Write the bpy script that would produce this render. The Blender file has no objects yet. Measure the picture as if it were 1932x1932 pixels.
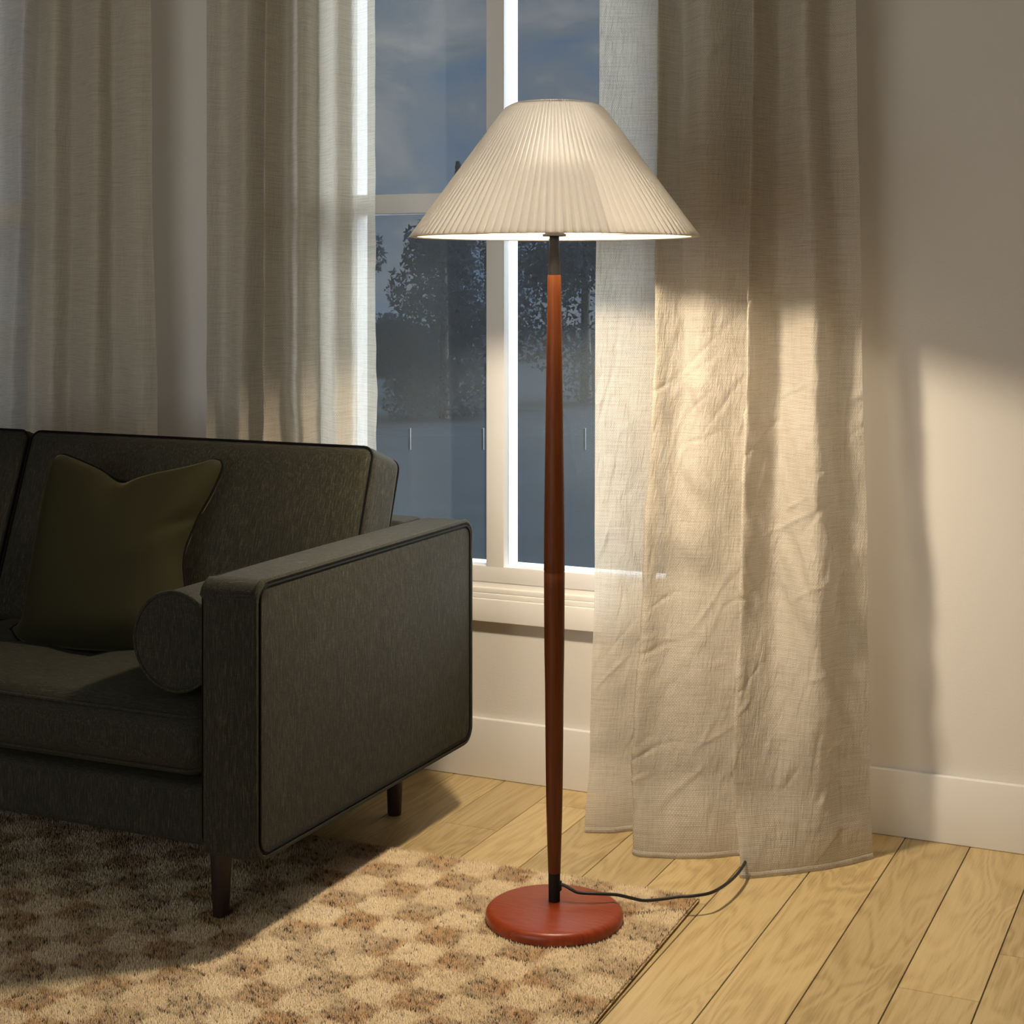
import bpy, bmesh, math, random
import numpy as np
from mathutils import Vector, Matrix, noise as mnoise
random.seed(7); RNG = np.random.default_rng(7)
S = bpy.context.scene
COL = S.collection
# ------------------------------------------------------------------ camera
FPX, HZ, YAW, EYE = 3059.16, 535.06, -0.434119, 1.15     # focal (px of 1932), horizon row, heading, eye height
cd = bpy.data.cameras.new('camera'); cam = bpy.data.objects.new('camera', cd); COL.objects.link(cam)
cd.sensor_width = 36.0; cd.lens = 36.0 * FPX / 1932; cd.shift_y = -(966 - HZ) / 1932
cd.clip_start = 0.05; cd.clip_end = 500
cam.location = (0, 0, EYE); cam.rotation_euler = (math.pi / 2, 0, -YAW)
S.camera = cam
# ------------------------------------------------------------------ world: dusk sky, dim broken cloud towards the window, bright afterglow high on the right
S.view_settings.view_transform = 'Standard'; S.view_settings.look = 'None'
S.view_settings.exposure = 0.0; S.view_settings.gamma = 1.0; S.view_settings.use_curve_mapping = False
S.cycles.use_denoising = True
S.cycles.max_bounces = 10; S.cycles.transparent_max_bounces = 16
S.cycles.caustics_reflective = False; S.cycles.caustics_refractive = False
S.cycles.sample_clamp_indirect = 4.0
GLOW = 17.0; FILL = 24.5; BULB = 820.0
wd = bpy.data.worlds.new('World'); S.world = wd; wd.use_nodes = True
def sky():
    t = wd.node_tree; t.nodes.clear(); N = t.nodes.new; L = t.links.new
    out = N('ShaderNodeOutputWorld'); bg = N('ShaderNodeBackground'); L(bg.outputs[0], out.inputs[0])
    tc = N('ShaderNodeTexCoord'); mp = N('ShaderNodeMapping'); mp.inputs['Scale'].default_value = (9, 9, 17)
    L(tc.outputs['Generated'], mp.inputs[0])
    nz = N('ShaderNodeTexNoise'); nz.inputs['Scale'].default_value = 1.25; nz.inputs['Detail'].default_value = 7
    nz.inputs['Roughness'].default_value = .56; nz.inputs['Distortion'].default_value = .5; L(mp.outputs[0], nz.inputs['Vector'])
    cr = N('ShaderNodeValToRGB'); L(nz.outputs['Fac'], cr.inputs[0])
    e = cr.color_ramp.elements
    e[0].position = .40; e[0].color = (.098, .145, .225, 1); e[1].position = .72; e[1].color = (.27, .27, .275, 1)
    m = e.new(.56); m.color = (.15, .175, .21, 1)
    vm = N('ShaderNodeVectorMath'); vm.operation = 'DOT_PRODUCT'; vm.inputs[1].default_value = Vector((.48, .73, .50)).normalized()
    L(tc.outputs['Generated'], vm.inputs[0])
    mr = N('ShaderNodeMapRange'); mr.interpolation_type = 'SMOOTHSTEP'
    mr.inputs['From Min'].default_value = .6; mr.inputs['From Max'].default_value = .95
    L(vm.outputs['Value'], mr.inputs['Value'])
    gl = N('ShaderNodeVectorMath'); gl.operation = 'SCALE'; gl.inputs[0].default_value = (.93 * GLOW, 1.0 * GLOW, 1.06 * GLOW)
    L(mr.outputs[0], gl.inputs['Scale'])
    ad = N('ShaderNodeVectorMath'); ad.operation = 'ADD'; L(cr.outputs[0], ad.inputs[0]); L(gl.outputs[0], ad.inputs[1])
    L(ad.outputs[0], bg.inputs[0])
sky()
# added fill panel behind the camera that lifts the room; no window there
ld = bpy.data.lights.new('camera_side_fill', 'AREA'); ld.shape = 'RECTANGLE'; ld.size = 2.0; ld.size_y = 1.4
ld.energy = FILL; ld.color = (.92, .96, .96)
lo = bpy.data.objects.new('camera_side_fill', ld); COL.objects.link(lo); lo.location = (-1.85, -.63, 1.12)
lo.rotation_euler = (math.pi / 2, 0, 0)

# ------------------------------------------------------------------ helpers
FW = np.array([math.sin(YAW), math.cos(YAW), 0]); RT = np.array([math.cos(YAW), -math.sin(YAW), 0]); CAM = np.array([0, 0, EYE])
def sight(px, py): return FW + (px - 966) / FPX * RT - np.array([0, 0, (py - HZ) / FPX])
def at_y(px, py, y): r = sight(px, py); return CAM + r * y / r[1]
def at_z(px, py, z): r = sight(px, py); return CAM + r * (z - EYE) / r[2]
def at_x(px, py, x): r = sight(px, py); return CAM + r * x / r[0]

def tag(o, label=None, cat=None, group=None, kind=None):
    if label: o['label'] = label
    if cat: o['category'] = cat
    if group: o['group'] = group
    if kind: o['kind'] = kind
    return o
def mesh_obj(name, v, f, mat, parent=None, smooth=True, uv=None):
    me = bpy.data.meshes.new(name); me.from_pydata([tuple(map(float, p)) for p in v], [], [tuple(map(int, q)) for q in f])
    if mat: me.materials.append(mat)
    if smooth: me.polygons.foreach_set('use_smooth', [True] * len(me.polygons))
    if uv is not None:
        lay = me.uv_layers.new(name='UVMap'); li = np.zeros(len(me.loops), dtype=np.int32); me.loops.foreach_get('vertex_index', li)
        lay.data.foreach_set('uv', np.asarray(uv, dtype=np.float32)[li].ravel())
    me.update()
    o = bpy.data.objects.new(name, me); COL.objects.link(o)
    if parent:
        o.parent = parent; o.matrix_parent_inverse = Matrix.Translation(-Vector(parent_loc(parent)))
    return o
def parent_loc(p):
    return Vector(p.location) if p.parent is None else Vector((0, 0, 0))     # parts carry world coordinates; only a root is offset
def empty(name, loc, label, cat, group=None):
    o = bpy.data.objects.new(name, None); COL.objects.link(o); o.location = loc; o.empty_display_size = .05
    return tag(o, label, cat, group)
def weave_attr(o, co):
    at = o.data.attributes.new('weave', 'FLOAT_VECTOR', 'POINT'); at.data.foreach_set('vector', np.array(co, dtype=np.float32).ravel())
class MB:
    def __init__(s): s.v = []; s.f = []
    def add(s, v, f):
        n = len(s.v); s.v += [tuple(p) for p in v]; s.f += [tuple(i + n for i in q) for q in f]; return s
    def box(s, x0, x1, y0, y1, z0, z1, b=0.0):
        bm = bmesh.new(); bmesh.ops.create_cube(bm, size=1)
        for p in bm.verts: p.co = ((x0 + x1) / 2 + p.co.x * (x1 - x0), (y0 + y1) / 2 + p.co.y * (y1 - y0), (z0 + z1) / 2 + p.co.z * (z1 - z0))
        if b: bmesh.ops.bevel(bm, geom=bm.edges[:], offset=b, segments=3, profile=.5, affect='EDGES')
        bm.verts.index_update()
        s.add([p.co[:] for p in bm.verts], [[q.index for q in fc.verts] for fc in bm.faces]); bm.free(); return s
    def lathe(s, prof, n=64, c=(0, 0, 0)):
        v = []; f = []; m = len(prof)
        for i in range(n):
            a = 2 * math.pi * i / n
            for r, z in prof: v.append((c[0] + r * math.cos(a), c[1] + r * math.sin(a), c[2] + z))
        for i in range(n):
            j = (i + 1) % n
            for k in range(m - 1): f.append((i * m + k, j * m + k, j * m + k + 1, i * m + k + 1))
        return s.add(v, f)
    def tube(s, pts, r, n=8, closed=False):
        P = [Vector(p) for p in pts]; m = len(P); v = []; f = []; up = None
        for i, p in enumerate(P):
            d = (P[(i + 1) % m] - P[i - 1]) if closed else (P[min(i + 1, m - 1)] - P[max(i - 1, 0)])
            d.normalize()
            if up is None: up = d.orthogonal().normalized()
            up = (up - d * up.dot(d)).normalized(); sd = d.cross(up)
            rr = r[i] if hasattr(r, '__len__') else r
            for k in range(n):
                a = 2 * math.pi * k / n; v.append(p + (up * math.cos(a) + sd * math.sin(a)) * rr)
        for i in range(m if closed else m - 1):
            j = (i + 1) % m
            for k in range(n): f.append((i * n + k, i * n + (k + 1) % n, j * n + (k + 1) % n, j * n + k))
        if not closed: f.append(tuple(range(n - 1, -1, -1))); f.append(tuple((m - 1) * n + k for k in range(n)))
        return s.add(v, f)
    def build(s, name, mat, parent=None, smooth=True):
        o = mesh_obj(name, s.v, s.f, mat, parent, smooth)
        if mat in WOVEN: weave_attr(o, s.v)
        if smooth:
            bm = bmesh.new(); bm.from_mesh(o.data); bmesh.ops.recalc_face_normals(bm, faces=bm.faces)
            for e in bm.edges:
                if len(e.link_faces) == 2 and e.calc_face_angle(0) > .7: e.smooth = False
            bm.to_mesh(o.data); bm.free()
        return o
def spline(P, n):
    P = [np.array(p, float) for p in P]; P = [2 * P[0] - P[1]] + P + [2 * P[-1] - P[-2]]; out = []
    m = len(P) - 3
    for t in np.linspace(0, m - 1e-9, n):
        i = int(t); u = t - i; a, b, c, d = P[i:i + 4]
        out.append(.5 * (2 * b + (c - a) * u + (2 * a - 5 * b + 4 * c - d) * u * u + (3 * b - a - 3 * c + d) * u ** 3))
    return out
def puffbox(dim, r, puff=(0, 0, 0), n=18, warp=None):
    """rounded upholstery block centred on 0; puff = how far each pair of faces swells"""
    dx, dy, dz = [d / 2 for d in dim]; v = []; f = []; idx = {}
    def lines(d):
        rr = min(r, d * .99); e = [-d + rr * (1 - math.cos(t)) for t in np.linspace(0, math.pi / 2, 6)]
        mid = list(np.linspace(-d + rr, d - rr, n))[1:-1]
        return e + mid + [-q for q in reversed(e)]
    LX, LY, LZ = lines(dx), lines(dy), lines(dz)
    def P(x, y, z):
        k = (round(x, 6), round(y, 6), round(z, 6))
        if k in idx: return idx[k]
        q = np.array([x, y, z]); D = np.array([dx, dy, dz]); R = np.minimum(r, D * .99)
        inn = np.clip(q, -(D - R), D - R); o = q - inn; l = np.linalg.norm(o)
        if l > 1e-9:
            p = inn + o / l * min(r, D.min() * .99) if r < D.min() else inn + o / l * R * 1.0
        else: p = q
        u = q / D; w = lambda a: max(0, 1 - a * a)
        for ax in range(3):
            b, c = [k2 for k2 in range(3) if k2 != ax]
            p = p.copy(); p[ax] += puff[ax] * u[ax] * (w(u[b]) * w(u[c])) ** .6
        if warp is not None: p = warp(p, u)
        idx[k] = len(v); v.append(p); return idx[k]
    for A, B, fn in ((LX, LY, lambda a, b, s: (a, b, s * dz)), (LY, LZ, lambda a, b, s: (s * dx, a, b)), (LZ, LX, lambda a, b, s: (b, s * dy, a))):
        for i in range(len(A) - 1):
            for j in range(len(B) - 1):
                for s in (-1, 1):
                    q = [P(*fn(A[i], B[j], s)), P(*fn(A[i + 1], B[j], s)), P(*fn(A[i + 1], B[j + 1], s)), P(*fn(A[i], B[j + 1], s))]
                    f.append(q if s > 0 else q[::-1])
    return v, f

# ------------------------------------------------------------------ materials
def lin(*c): return tuple((x / 255 / 12.92 if x / 255 <= .04045 else ((x / 255 + .055) / 1.055) ** 2.4) for x in c) + (1,)
class Mat:
    def __init__(s, name, rough=.6, color=(.5, .5, .5, 1), **kw):
        s.m = bpy.data.materials.new(name); s.m.use_nodes = True; s.t = s.m.node_tree; s.p = s.t.nodes['Principled BSDF']; s.o = s.t.nodes['Material Output']
        s.p.inputs['Roughness'].default_value = rough; s.p.inputs['Base Color'].default_value = color
        for k, val in kw.items(): s.p.inputs[k.replace('_', ' ')].default_value = val
    def N(s, typ, **kw):
        n = s.t.nodes.new('ShaderNode' + typ)
        for k, val in kw.items():
            if k in n.inputs.keys(): n.inputs[k].default_value = val
            else: setattr(n, k, val)
        return n
    def L(s, a, b): s.t.links.new(a, b)
    def coord(s, scale, kind='Object', rot=(0, 0, 0), src=None):
        mp = s.N('Mapping'); mp.inputs['Scale'].default_value = scale; mp.inputs['Rotation'].default_value = rot
        if src is None: src = s.N('TexCoord').outputs[kind]
        s.L(src, mp.inputs[0]); return mp.outputs[0]
    def noise(s, vec, scale=1, detail=3, rough=.5, dist=0):
        n = s.N('TexNoise'); n.inputs['Scale'].default_value = scale; n.inputs['Detail'].default_value = detail
        n.inputs['Roughness'].default_value = rough; n.inputs['Distortion'].default_value = dist; s.L(vec, n.inputs['Vector']); return n.outputs['Fac']
    def ramp(s, fac, *st):
        r = s.N('ValToRGB'); s.L(fac, r.inputs[0]); e = r.color_ramp.elements
        e[0].position, e[0].color = st[0]; e[1].position, e[1].color = st[-1]
        for p, c in st[1:-1]: q = e.new(p); q.color = c
        return r.outputs[0]
    def math(s, op, a, b=None, c=None, clamp=False):
        n = s.N('Math', operation=op); n.use_clamp = clamp
        for i, q in enumerate((a, b, c)):
            if q is None: continue
            if hasattr(q, 'type'): s.L(q, n.inputs[i])
            else: n.inputs[i].default_value = q
        return n.outputs[0]
    def mix(s, fac, a, b, mode='MIX'):
        n = s.N('Mix', data_type='RGBA', blend_type=mode)
        for q, k in ((fac, 0), (a, 6), (b, 7)):
            if hasattr(q, 'type'): s.L(q, n.inputs[k])
            else: n.inputs[k].default_value = q
        return n.outputs[2]
    def bump(s, h, dist=.002, strength=1, prev=None):
        b = s.N('Bump'); b.inputs['Distance'].default_value = dist; b.inputs['Strength'].default_value = strength
        s.L(h, b.inputs['Height'])
        if prev is not None: s.L(prev, b.inputs['Normal'])
        return b.outputs[0]
    def col(s, c): s.L(c, s.p.inputs['Base Color']); return s
    def nor(s, n): s.L(n, s.p.inputs['Normal']); return s
def g(v): return (v, v, v, 1)

def m_wall():
    m = Mat('warm_white_wall_paint', .75, (.70, .672, .632, 1))
    m.nor(m.bump(m.noise(m.coord((1, 1, 1)), 260, 4, .6), .0006, .55)); return m.m
def m_plain(name, c, rough=.5, **kw): return Mat(name, rough, c, **kw).m
def m_floor():
    m = Mat('oak_plank', .42); tc = m.N('TexCoord').outputs['Object']
    at = m.N('Attribute', attribute_name='plank')
    ad = m.N('VectorMath', operation='ADD'); m.L(tc, ad.inputs[0])
    sc = m.N('VectorMath', operation='SCALE'); sc.inputs['Scale'].default_value = 13.0; m.L(at.outputs['Vector'], sc.inputs[0]); m.L(sc.outputs[0], ad.inputs[1])
    P = ad.outputs[0]
    field = m.noise(m.coord((7.5, 1.5, 1), src=P), 1.0, 2.0, .45, 1.1)               # figure of the grain: contour lines of a slow field
    rings = m.math('SINE', m.math('MULTIPLY', field, 62.0))
    fine = m.noise(m.coord((260, 9, 1), src=P), 1, 4, .65, .2)
    slow = m.noise(m.coord((3, 1.2, 1), src=P), 1.4, 2)
    f = m.math('ADD', m.math('MULTIPLY', rings, .095), m.math('MULTIPLY', fine, .62)); f = m.math('ADD', f, m.math('MULTIPLY', slow, .45))
    c = m.ramp(f, (.28, (.35, .245, .105, 1)), (.55, (.52, .39, .19, 1)), (.86, (.61, .475, .25, 1)))
    sp = m.N('SeparateXYZ'); m.L(at.outputs['Vector'], sp.inputs[0])
    tone = m.math('MULTIPLY_ADD', sp.outputs[2], .22, .89)
    hs = m.N('HueSaturation'); m.L(c, hs.inputs['Color']); m.L(tone, hs.inputs['Value']); m.col(hs.outputs[0])
    m.nor(m.bump(f, .0006, .5)); return m.m
def m_sofa(name='heathered_olive_weave', base=(.0200, .0194, .0138, 1)):
    m = Mat(name, .9); m.p.inputs['Sheen Weight'].default_value = .03; m.p.inputs['Sheen Roughness'].default_value = .4; m.p.inputs['Sheen Tint'].default_value = (.75, .72, .55, 1)
    m.p.inputs['Specular IOR Level'].default_value = .15
    at = m.N('Attribute', attribute_name='weave').outputs['Vector']
    gn = m.N('NewGeometry'); sx = m.N('SeparateXYZ'); m.L(gn.outputs['Normal'], sx.inputs[0]); up = m.N('MapRange', interpolation_type='SMOOTHSTEP')
    up.inputs['From Min'].default_value = .6; up.inputs['From Max'].default_value = .85; m.L(m.math('ABSOLUTE', sx.outputs[2]), up.inputs['Value']); U = up.outputs[0]
    def weave(s1, s2, d): 
        n1 = m.noise(m.coord(s1, src=at), 1, d, .6, .3); n2 = m.noise(m.coord(s2, src=at), 1, d, .6, .3); q = m.N('Mix', data_type='FLOAT'); m.L(U, q.inputs[0]); m.L(n1, q.inputs[2]); m.L(n2, q.inputs[3]); return q.outputs[0]
    a = weave((900, 900, 42), (50, 900, 900), 3); b = weave((120, 120, 800), (800, 120, 120), 2)
    c = m.noise(m.coord((6, 6, 6)), 1, 2)
    fac = m.math('ADD', m.math('MULTIPLY', a, .75), m.math('MULTIPLY', b, .25)); fac = m.math('ADD', fac, m.math('MULTIPLY_ADD', c, .06, .03))
    k = base
    m.col(m.ramp(fac, (.42, (k[0] * .62, k[1] * .62, k[2] * .6, 1)), (.57, k), (.655, (k[0] * 1.9, k[1] * 1.85, k[2] * 1.75, 1)), (.76, (k[0] * 3.8, k[1] * 3.6, k[2] * 3.2, 1))))
    m.nor(m.bump(fac, .0012, .6)); return m.m
def m_velvet():
    m = Mat('olive_velvet', .85, (.0185, .0172, .0072, 1)); m.p.inputs['Sheen Weight'].default_value = .22; m.p.inputs['Sheen Roughness'].default_value = .35
    m.p.inputs['Sheen Tint'].default_value = (.50, .42, .20, 1); m.p.inputs['Specular IOR Level'].default_value = .1
    n = m.noise(m.coord((1, 1, 1)), 900, 2, .6); m.nor(m.bump(n, .0006, .4)); return m.m
def m_curtain():
    m = Mat('sheer_linen_weave', .9); t = m.t; uv = m.N('TexCoord').outputs['UV']
    br = m.N('TexBrick'); br.offset = .5; br.inputs['Scale'].default_value = 1; br.inputs['Brick Width'].default_value = .0042; br.inputs['Row Height'].default_value = .0033
    br.inputs['Mortar Size'].default_value = .0009; br.inputs['Mortar Smooth'].default_value = .8
    br.inputs['Color1'].default_value = g(1); br.inputs['Color2'].default_value = g(.90); br.inputs['Mortar'].default_value = g(.70); m.L(uv, br.inputs['Vector'])
    sl = m.noise(m.coord((11, 330, 1), src=uv), 1, 4, .65, .15); sv = m.noise(m.coord((420, 7, 1), src=uv), 1, 3, .6)
    f = m.math('ADD', m.math('MULTIPLY', sl, .7), m.math('MULTIPLY', sv, .3))
    c = m.ramp(f, (.34, (.60, .545, .455, 1)), (.50, (.76, .70, .60, 1)), (.68, (.84, .79, .695, 1)))
    c = m.mix(.42, c, br.outputs['Color'], 'MULTIPLY')
    # creases: ridged, running diagonally, and fine crinkle
    rd = m.N('TexNoise'); rd.noise_type = 'RIDGED_MULTIFRACTAL'; rd.inputs['Scale'].default_value = 1; rd.inputs['Detail'].default_value = 2.5; rd.inputs['Roughness'].default_value = .45
    m.L(m.coord((26, 6, 1), src=m.coord((1, 1, 1), src=uv, rot=(0, 0, .62))), rd.inputs['Vector'])
    msk = m.math('SMOOTH_MIN', m.noise(m.coord((3, 2.5, 1), src=uv), 1, 2), .62, .1)
    fine = m.noise(m.coord((130, 24, 1), src=m.coord((1, 1, 1), src=uv, rot=(0, 0, .12))), 1, 4, .6, .6)
    h = m.math('MULTIPLY', rd.outputs['Fac'], msk)
    n1 = m.bump(h, .020, .45); n2 = m.bump(fine, .0055, .75, n1); n3 = m.bump(br.outputs['Fac'], -.0009, .5, n2)
    d = m.N('BsdfDiffuse'); tr = m.N('BsdfTranslucent'); tp = m.N('BsdfTransparent')
    m.L(c, d.inputs['Color']); m.L(n3, d.inputs['Normal']); m.L(c, tr.inputs['Color']); m.L(n2, tr.inputs['Normal'])
    mx = m.N('MixShader'); mx.inputs[0].default_value = .43; m.L(d.outputs[0], mx.inputs[1]); m.L(tr.outputs[0], mx.inputs[2])
    m2 = m.N('MixShader'); m.L(m.math('MULTIPLY_ADD', br.outputs['Fac'], .24, .07), m2.inputs[0]); m.L(mx.outputs[0], m2.inputs[1]); m.L(tp.outputs[0], m2.inputs[2])
    m.L(m2.outputs[0], m.o.inputs[0]); return m.m
def m_shade(name, c, tw, fwd=0.0, rough=.55):
    """fabric: diffuse, scattered transmission tw, and a forward-peaked transmission fwd"""
    m = Mat(name, .9); d = m.N('BsdfDiffuse'); tr = m.N('BsdfTranslucent'); d.inputs['Color'].default_value = c; tr.inputs['Color'].default_value = c
    mx = m.N('MixShader'); mx.inputs[0].default_value = tw; m.L(d.outputs[0], mx.inputs[1]); m.L(tr.outputs[0], mx.inputs[2]); last = mx
    if fwd:
        rf = m.N('BsdfRefraction'); rf.inputs['IOR'].default_value = 1.35; rf.inputs['Roughness'].default_value = rough; rf.inputs['Color'].default_value = c
        m2 = m.N('MixShader'); m2.inputs[0].default_value = fwd; m.L(mx.outputs[0], m2.inputs[1]); m.L(rf.outputs[0], m2.inputs[2]); last = m2
    m.L(last.outputs[0], m.o.inputs[0]); return m.m
def m_wood(name, a, b, rough=.32, sc=(60, 60, 3), coat=.25):
    m = Mat(name, rough); m.p.inputs['Coat Weight'].default_value = coat; m.p.inputs['Coat Roughness'].default_value = .25
    n = m.noise(m.coord(sc), 3, 4, .6, .4); m.col(m.ramp(n, (.3, a), (.7, b))); m.nor(m.bump(n, .0003, .4)); return m.m
def m_glass():
    m = Mat('window_glass', .0); tp = m.N('BsdfTransparent'); gl = m.N('BsdfGlossy'); gl.inputs['Roughness'].default_value = 0.0; tp.inputs['Color'].default_value = (.93, .95, .955, 1)
    fr = m.N('Fresnel'); fr.inputs['IOR'].default_value = 1.45; mx = m.N('MixShader'); m.L(fr.outputs[0], mx.inputs[0]); m.L(tp.outputs[0], mx.inputs[1]); m.L(gl.outputs[0], mx.inputs[2])
    du = m.N('BsdfDiffuse'); du.inputs['Color'].default_value = (.56, .66, .78, 1); m3 = m.N('MixShader')
    sp = m.ramp(m.noise(m.coord((1, 1, 1)), 70, 2, .7), (.68, g(.075)), (.76, g(.14))); m.L(sp, m3.inputs[0])             # dust and specks; the even bluish film also paints in outdoor haze
    m.L(mx.outputs[0], m3.inputs[1]); m.L(du.outputs[0], m3.inputs[2]); m.L(m3.outputs[0], m.o.inputs[0]); return m.m
CELL = .0805; RUGROT = math.radians(1.3); RUGC = (-.952, 2.886)
def m_rug():
    m = Mat('checkered_wool_pile', .95); m.p.inputs['Specular IOR Level'].default_value = .05
    tc = m.N('TexCoord').outputs['Object']
    wob = m.noise(m.coord((14, 14, 0), src=tc), 1, 3, .6); wb2 = m.noise(m.coord((13, 15, 0), src=tc, rot=(0, 0, 1)), 1, 3, .6)
    sp = m.N('SeparateXYZ'); m.L(tc, sp.inputs[0])
    u = m.math('ADD', sp.outputs[0], m.math('MULTIPLY_ADD', wob, .022, -.011)); v = m.math('ADD', sp.outputs[1], m.math('MULTIPLY_ADD', wb2, .022, -.011))
    su = m.math('SINE', m.math('MULTIPLY', u, math.pi / CELL)); sv = m.math('SINE', m.math('MULTIPLY', v, math.pi / CELL))
    ck = m.math('MULTIPLY', su, sv)
    ck = m.math('MULTIPLY_ADD', ck, 2.6, .5, clamp=True)
    st = m.noise(m.coord((34, 80, 0), src=tc), 1, 4, .7, .3)                 # brush marks along the rows
    bl = m.noise(m.coord((7, 7, 0), src=tc), 1, 3, .6)
    dk = m.noise(m.coord((60, 95, 0), src=tc, rot=(0, 0, .3)), 1, 3, .6)
    sp2 = m.noise(m.coord((430, 430, 0), src=tc), 1, 2, .6)
    light = m.ramp(m.math('ADD', m.math('MULTIPLY', st, .6), m.math('MULTIPLY', bl, .4)), (.32, (.46, .35, .215, 1)), (.52, (.63, .51, .34, 1)), (.75, (.72, .60, .43, 1)))
    dark = m.ramp(m.math('ADD', m.math('MULTIPLY', st, .55), m.math('MULTIPLY', bl, .5)), (.38, (.075, .052, .034, 1)), (.48, (.24, .165, .10, 1)), (.56, (.40, .245, .125, 1)), (.68, (.52, .39, .24, 1)))
    vary = m.ramp(m.noise(m.coord((7, 7, 0), src=tc), 1, 2), (.36, g(.30)), (.60, g(.95)))
    c = m.mix(m.math('MULTIPLY', ck, vary), light, dark)
    spot = m.ramp(m.math('MULTIPLY_ADD', ck, .07, dk), (.62, g(0)), (.69, g(1)))
    c = m.mix(m.math('MULTIPLY', spot, .85), c, (.035, .026, .02, 1))
    c = m.mix(1.0, c, m.ramp(sp2, (.30, g(.50)), (.44, g(1.05)), (.62, g(1.15))), 'MULTIPLY')
    return m.col(c).m
def m_leaf(name, c, tw=0.0):
    m = Mat(name, .9); k = m.ramp(m.noise(m.coord((1, 1, 1)), .35, 3), (.3, tuple(x * .8 for x in c[:3]) + (1,)), (.7, c))
    d = m.N('BsdfDiffuse'); t = m.N('BsdfTranslucent'); m.L(k, d.inputs['Color']); m.L(k, t.inputs['Color'])
    if tw:
        nn = m.N('CombineXYZ'); nn.inputs[1].default_value = -.35; nn.inputs[2].default_value = .94; m.L(nn.outputs[0], d.inputs['Normal']); m.L(nn.outputs[0], t.inputs['Normal'])   # crown shaded as one soft mass
    mx = m.N('MixShader'); mx.inputs[0].default_value = tw; m.L(d.outputs[0], mx.inputs[1]); m.L(t.outputs[0], mx.inputs[2]); m.L(mx.outputs[0], m.o.inputs[0]); return m.m
WALL = m_wall(); TRIM = m_plain('white_satin_trim', (.77, .752, .725, 1), .45); FRAME = m_plain('white_window_frame', (.74, .73, .72, 1), .4)
GLASS = m_glass(); SOFA = m_sofa(); PIPE_CREVICE = m_sofa('dark_piping_crevice_weave', (.0016, .0016, .0013, 1)); VELVET = m_velvet()  # near-black weave: dark piping, plus shadow painted into the arm crevices
WOVEN = (SOFA, PIPE_CREVICE); CURT = m_curtain(); BLACK = m_plain('black_metal', (.012, .011, .010, 1), .5, Specular_IOR_Level=.18); CORD = m_plain('black_cord_rubber', (.012, .012, .012, 1), .45)
WOODP = m_wood('dark_cherry_pole', (.092, .022, .0045, 1), (.142, .037, .0075, 1), .45, (60, 60, 3), .0); WOODB = m_wood('red_cherry_base', (.20, .028, .007, 1), (.31, .050, .013, 1), .36, (9, 70, 9), .08)
WOODP.node_tree.nodes['Principled BSDF'].inputs['Specular IOR Level'].default_value = .2; WOODB.node_tree.nodes['Principled BSDF'].inputs['Specular IOR Level'].default_value = .3
LEGW = m_wood('dark_walnut', (.012, .0055, .0035, 1), (.026, .011, .007, 1), .5, (60, 60, 3), .0); RUGM = m_rug()

# ------------------------------------------------------------------ setting: room shell
W = 3.407; T = .18; XL, XR, YB, ZC = -4.6, 2.4, -.68, 2.7
WIN = {1: (-2.095, -1.115), 2: (-3.905, -2.925)}; Z0, Z1 = .400, 2.36
def structure(o): return tag(o, kind='structure')
b = MB()
xs = [XL - T, WIN[2][0], WIN[2][1], WIN[1][0], WIN[1][1], XR + T]
for i in range(0, 5, 2): b.box(xs[i], xs[i + 1], W, W + T, -.1, ZC)
for k in (1, 2): b.box(WIN[k][0], WIN[k][1], W, W + T, -.1, Z0); b.box(WIN[k][0], WIN[k][1], W, W + T, Z1, ZC)
structure(b.build('wall_back', WALL, smooth=False))
structure(MB().box(XL - T, XL, YB, W, -.1, ZC).build('wall_left', WALL, smooth=False))
structure(MB().box(XR, XR + T, YB, W, -.1, ZC).build('wall_right', WALL, smooth=False))
structure(MB().box(XL - T, XR + T, YB - T, YB, -.1, ZC).build('wall_front', WALL, smooth=False))
structure(MB().box(XL - T, XR + T, YB - T, W + T, ZC, ZC + .15).build('ceiling', WALL, smooth=False))
bb = MB().box(XL, XR, W - .014, W, 0, .1385, .003)
structure(bb.build('baseboard_back', TRIM))
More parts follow.
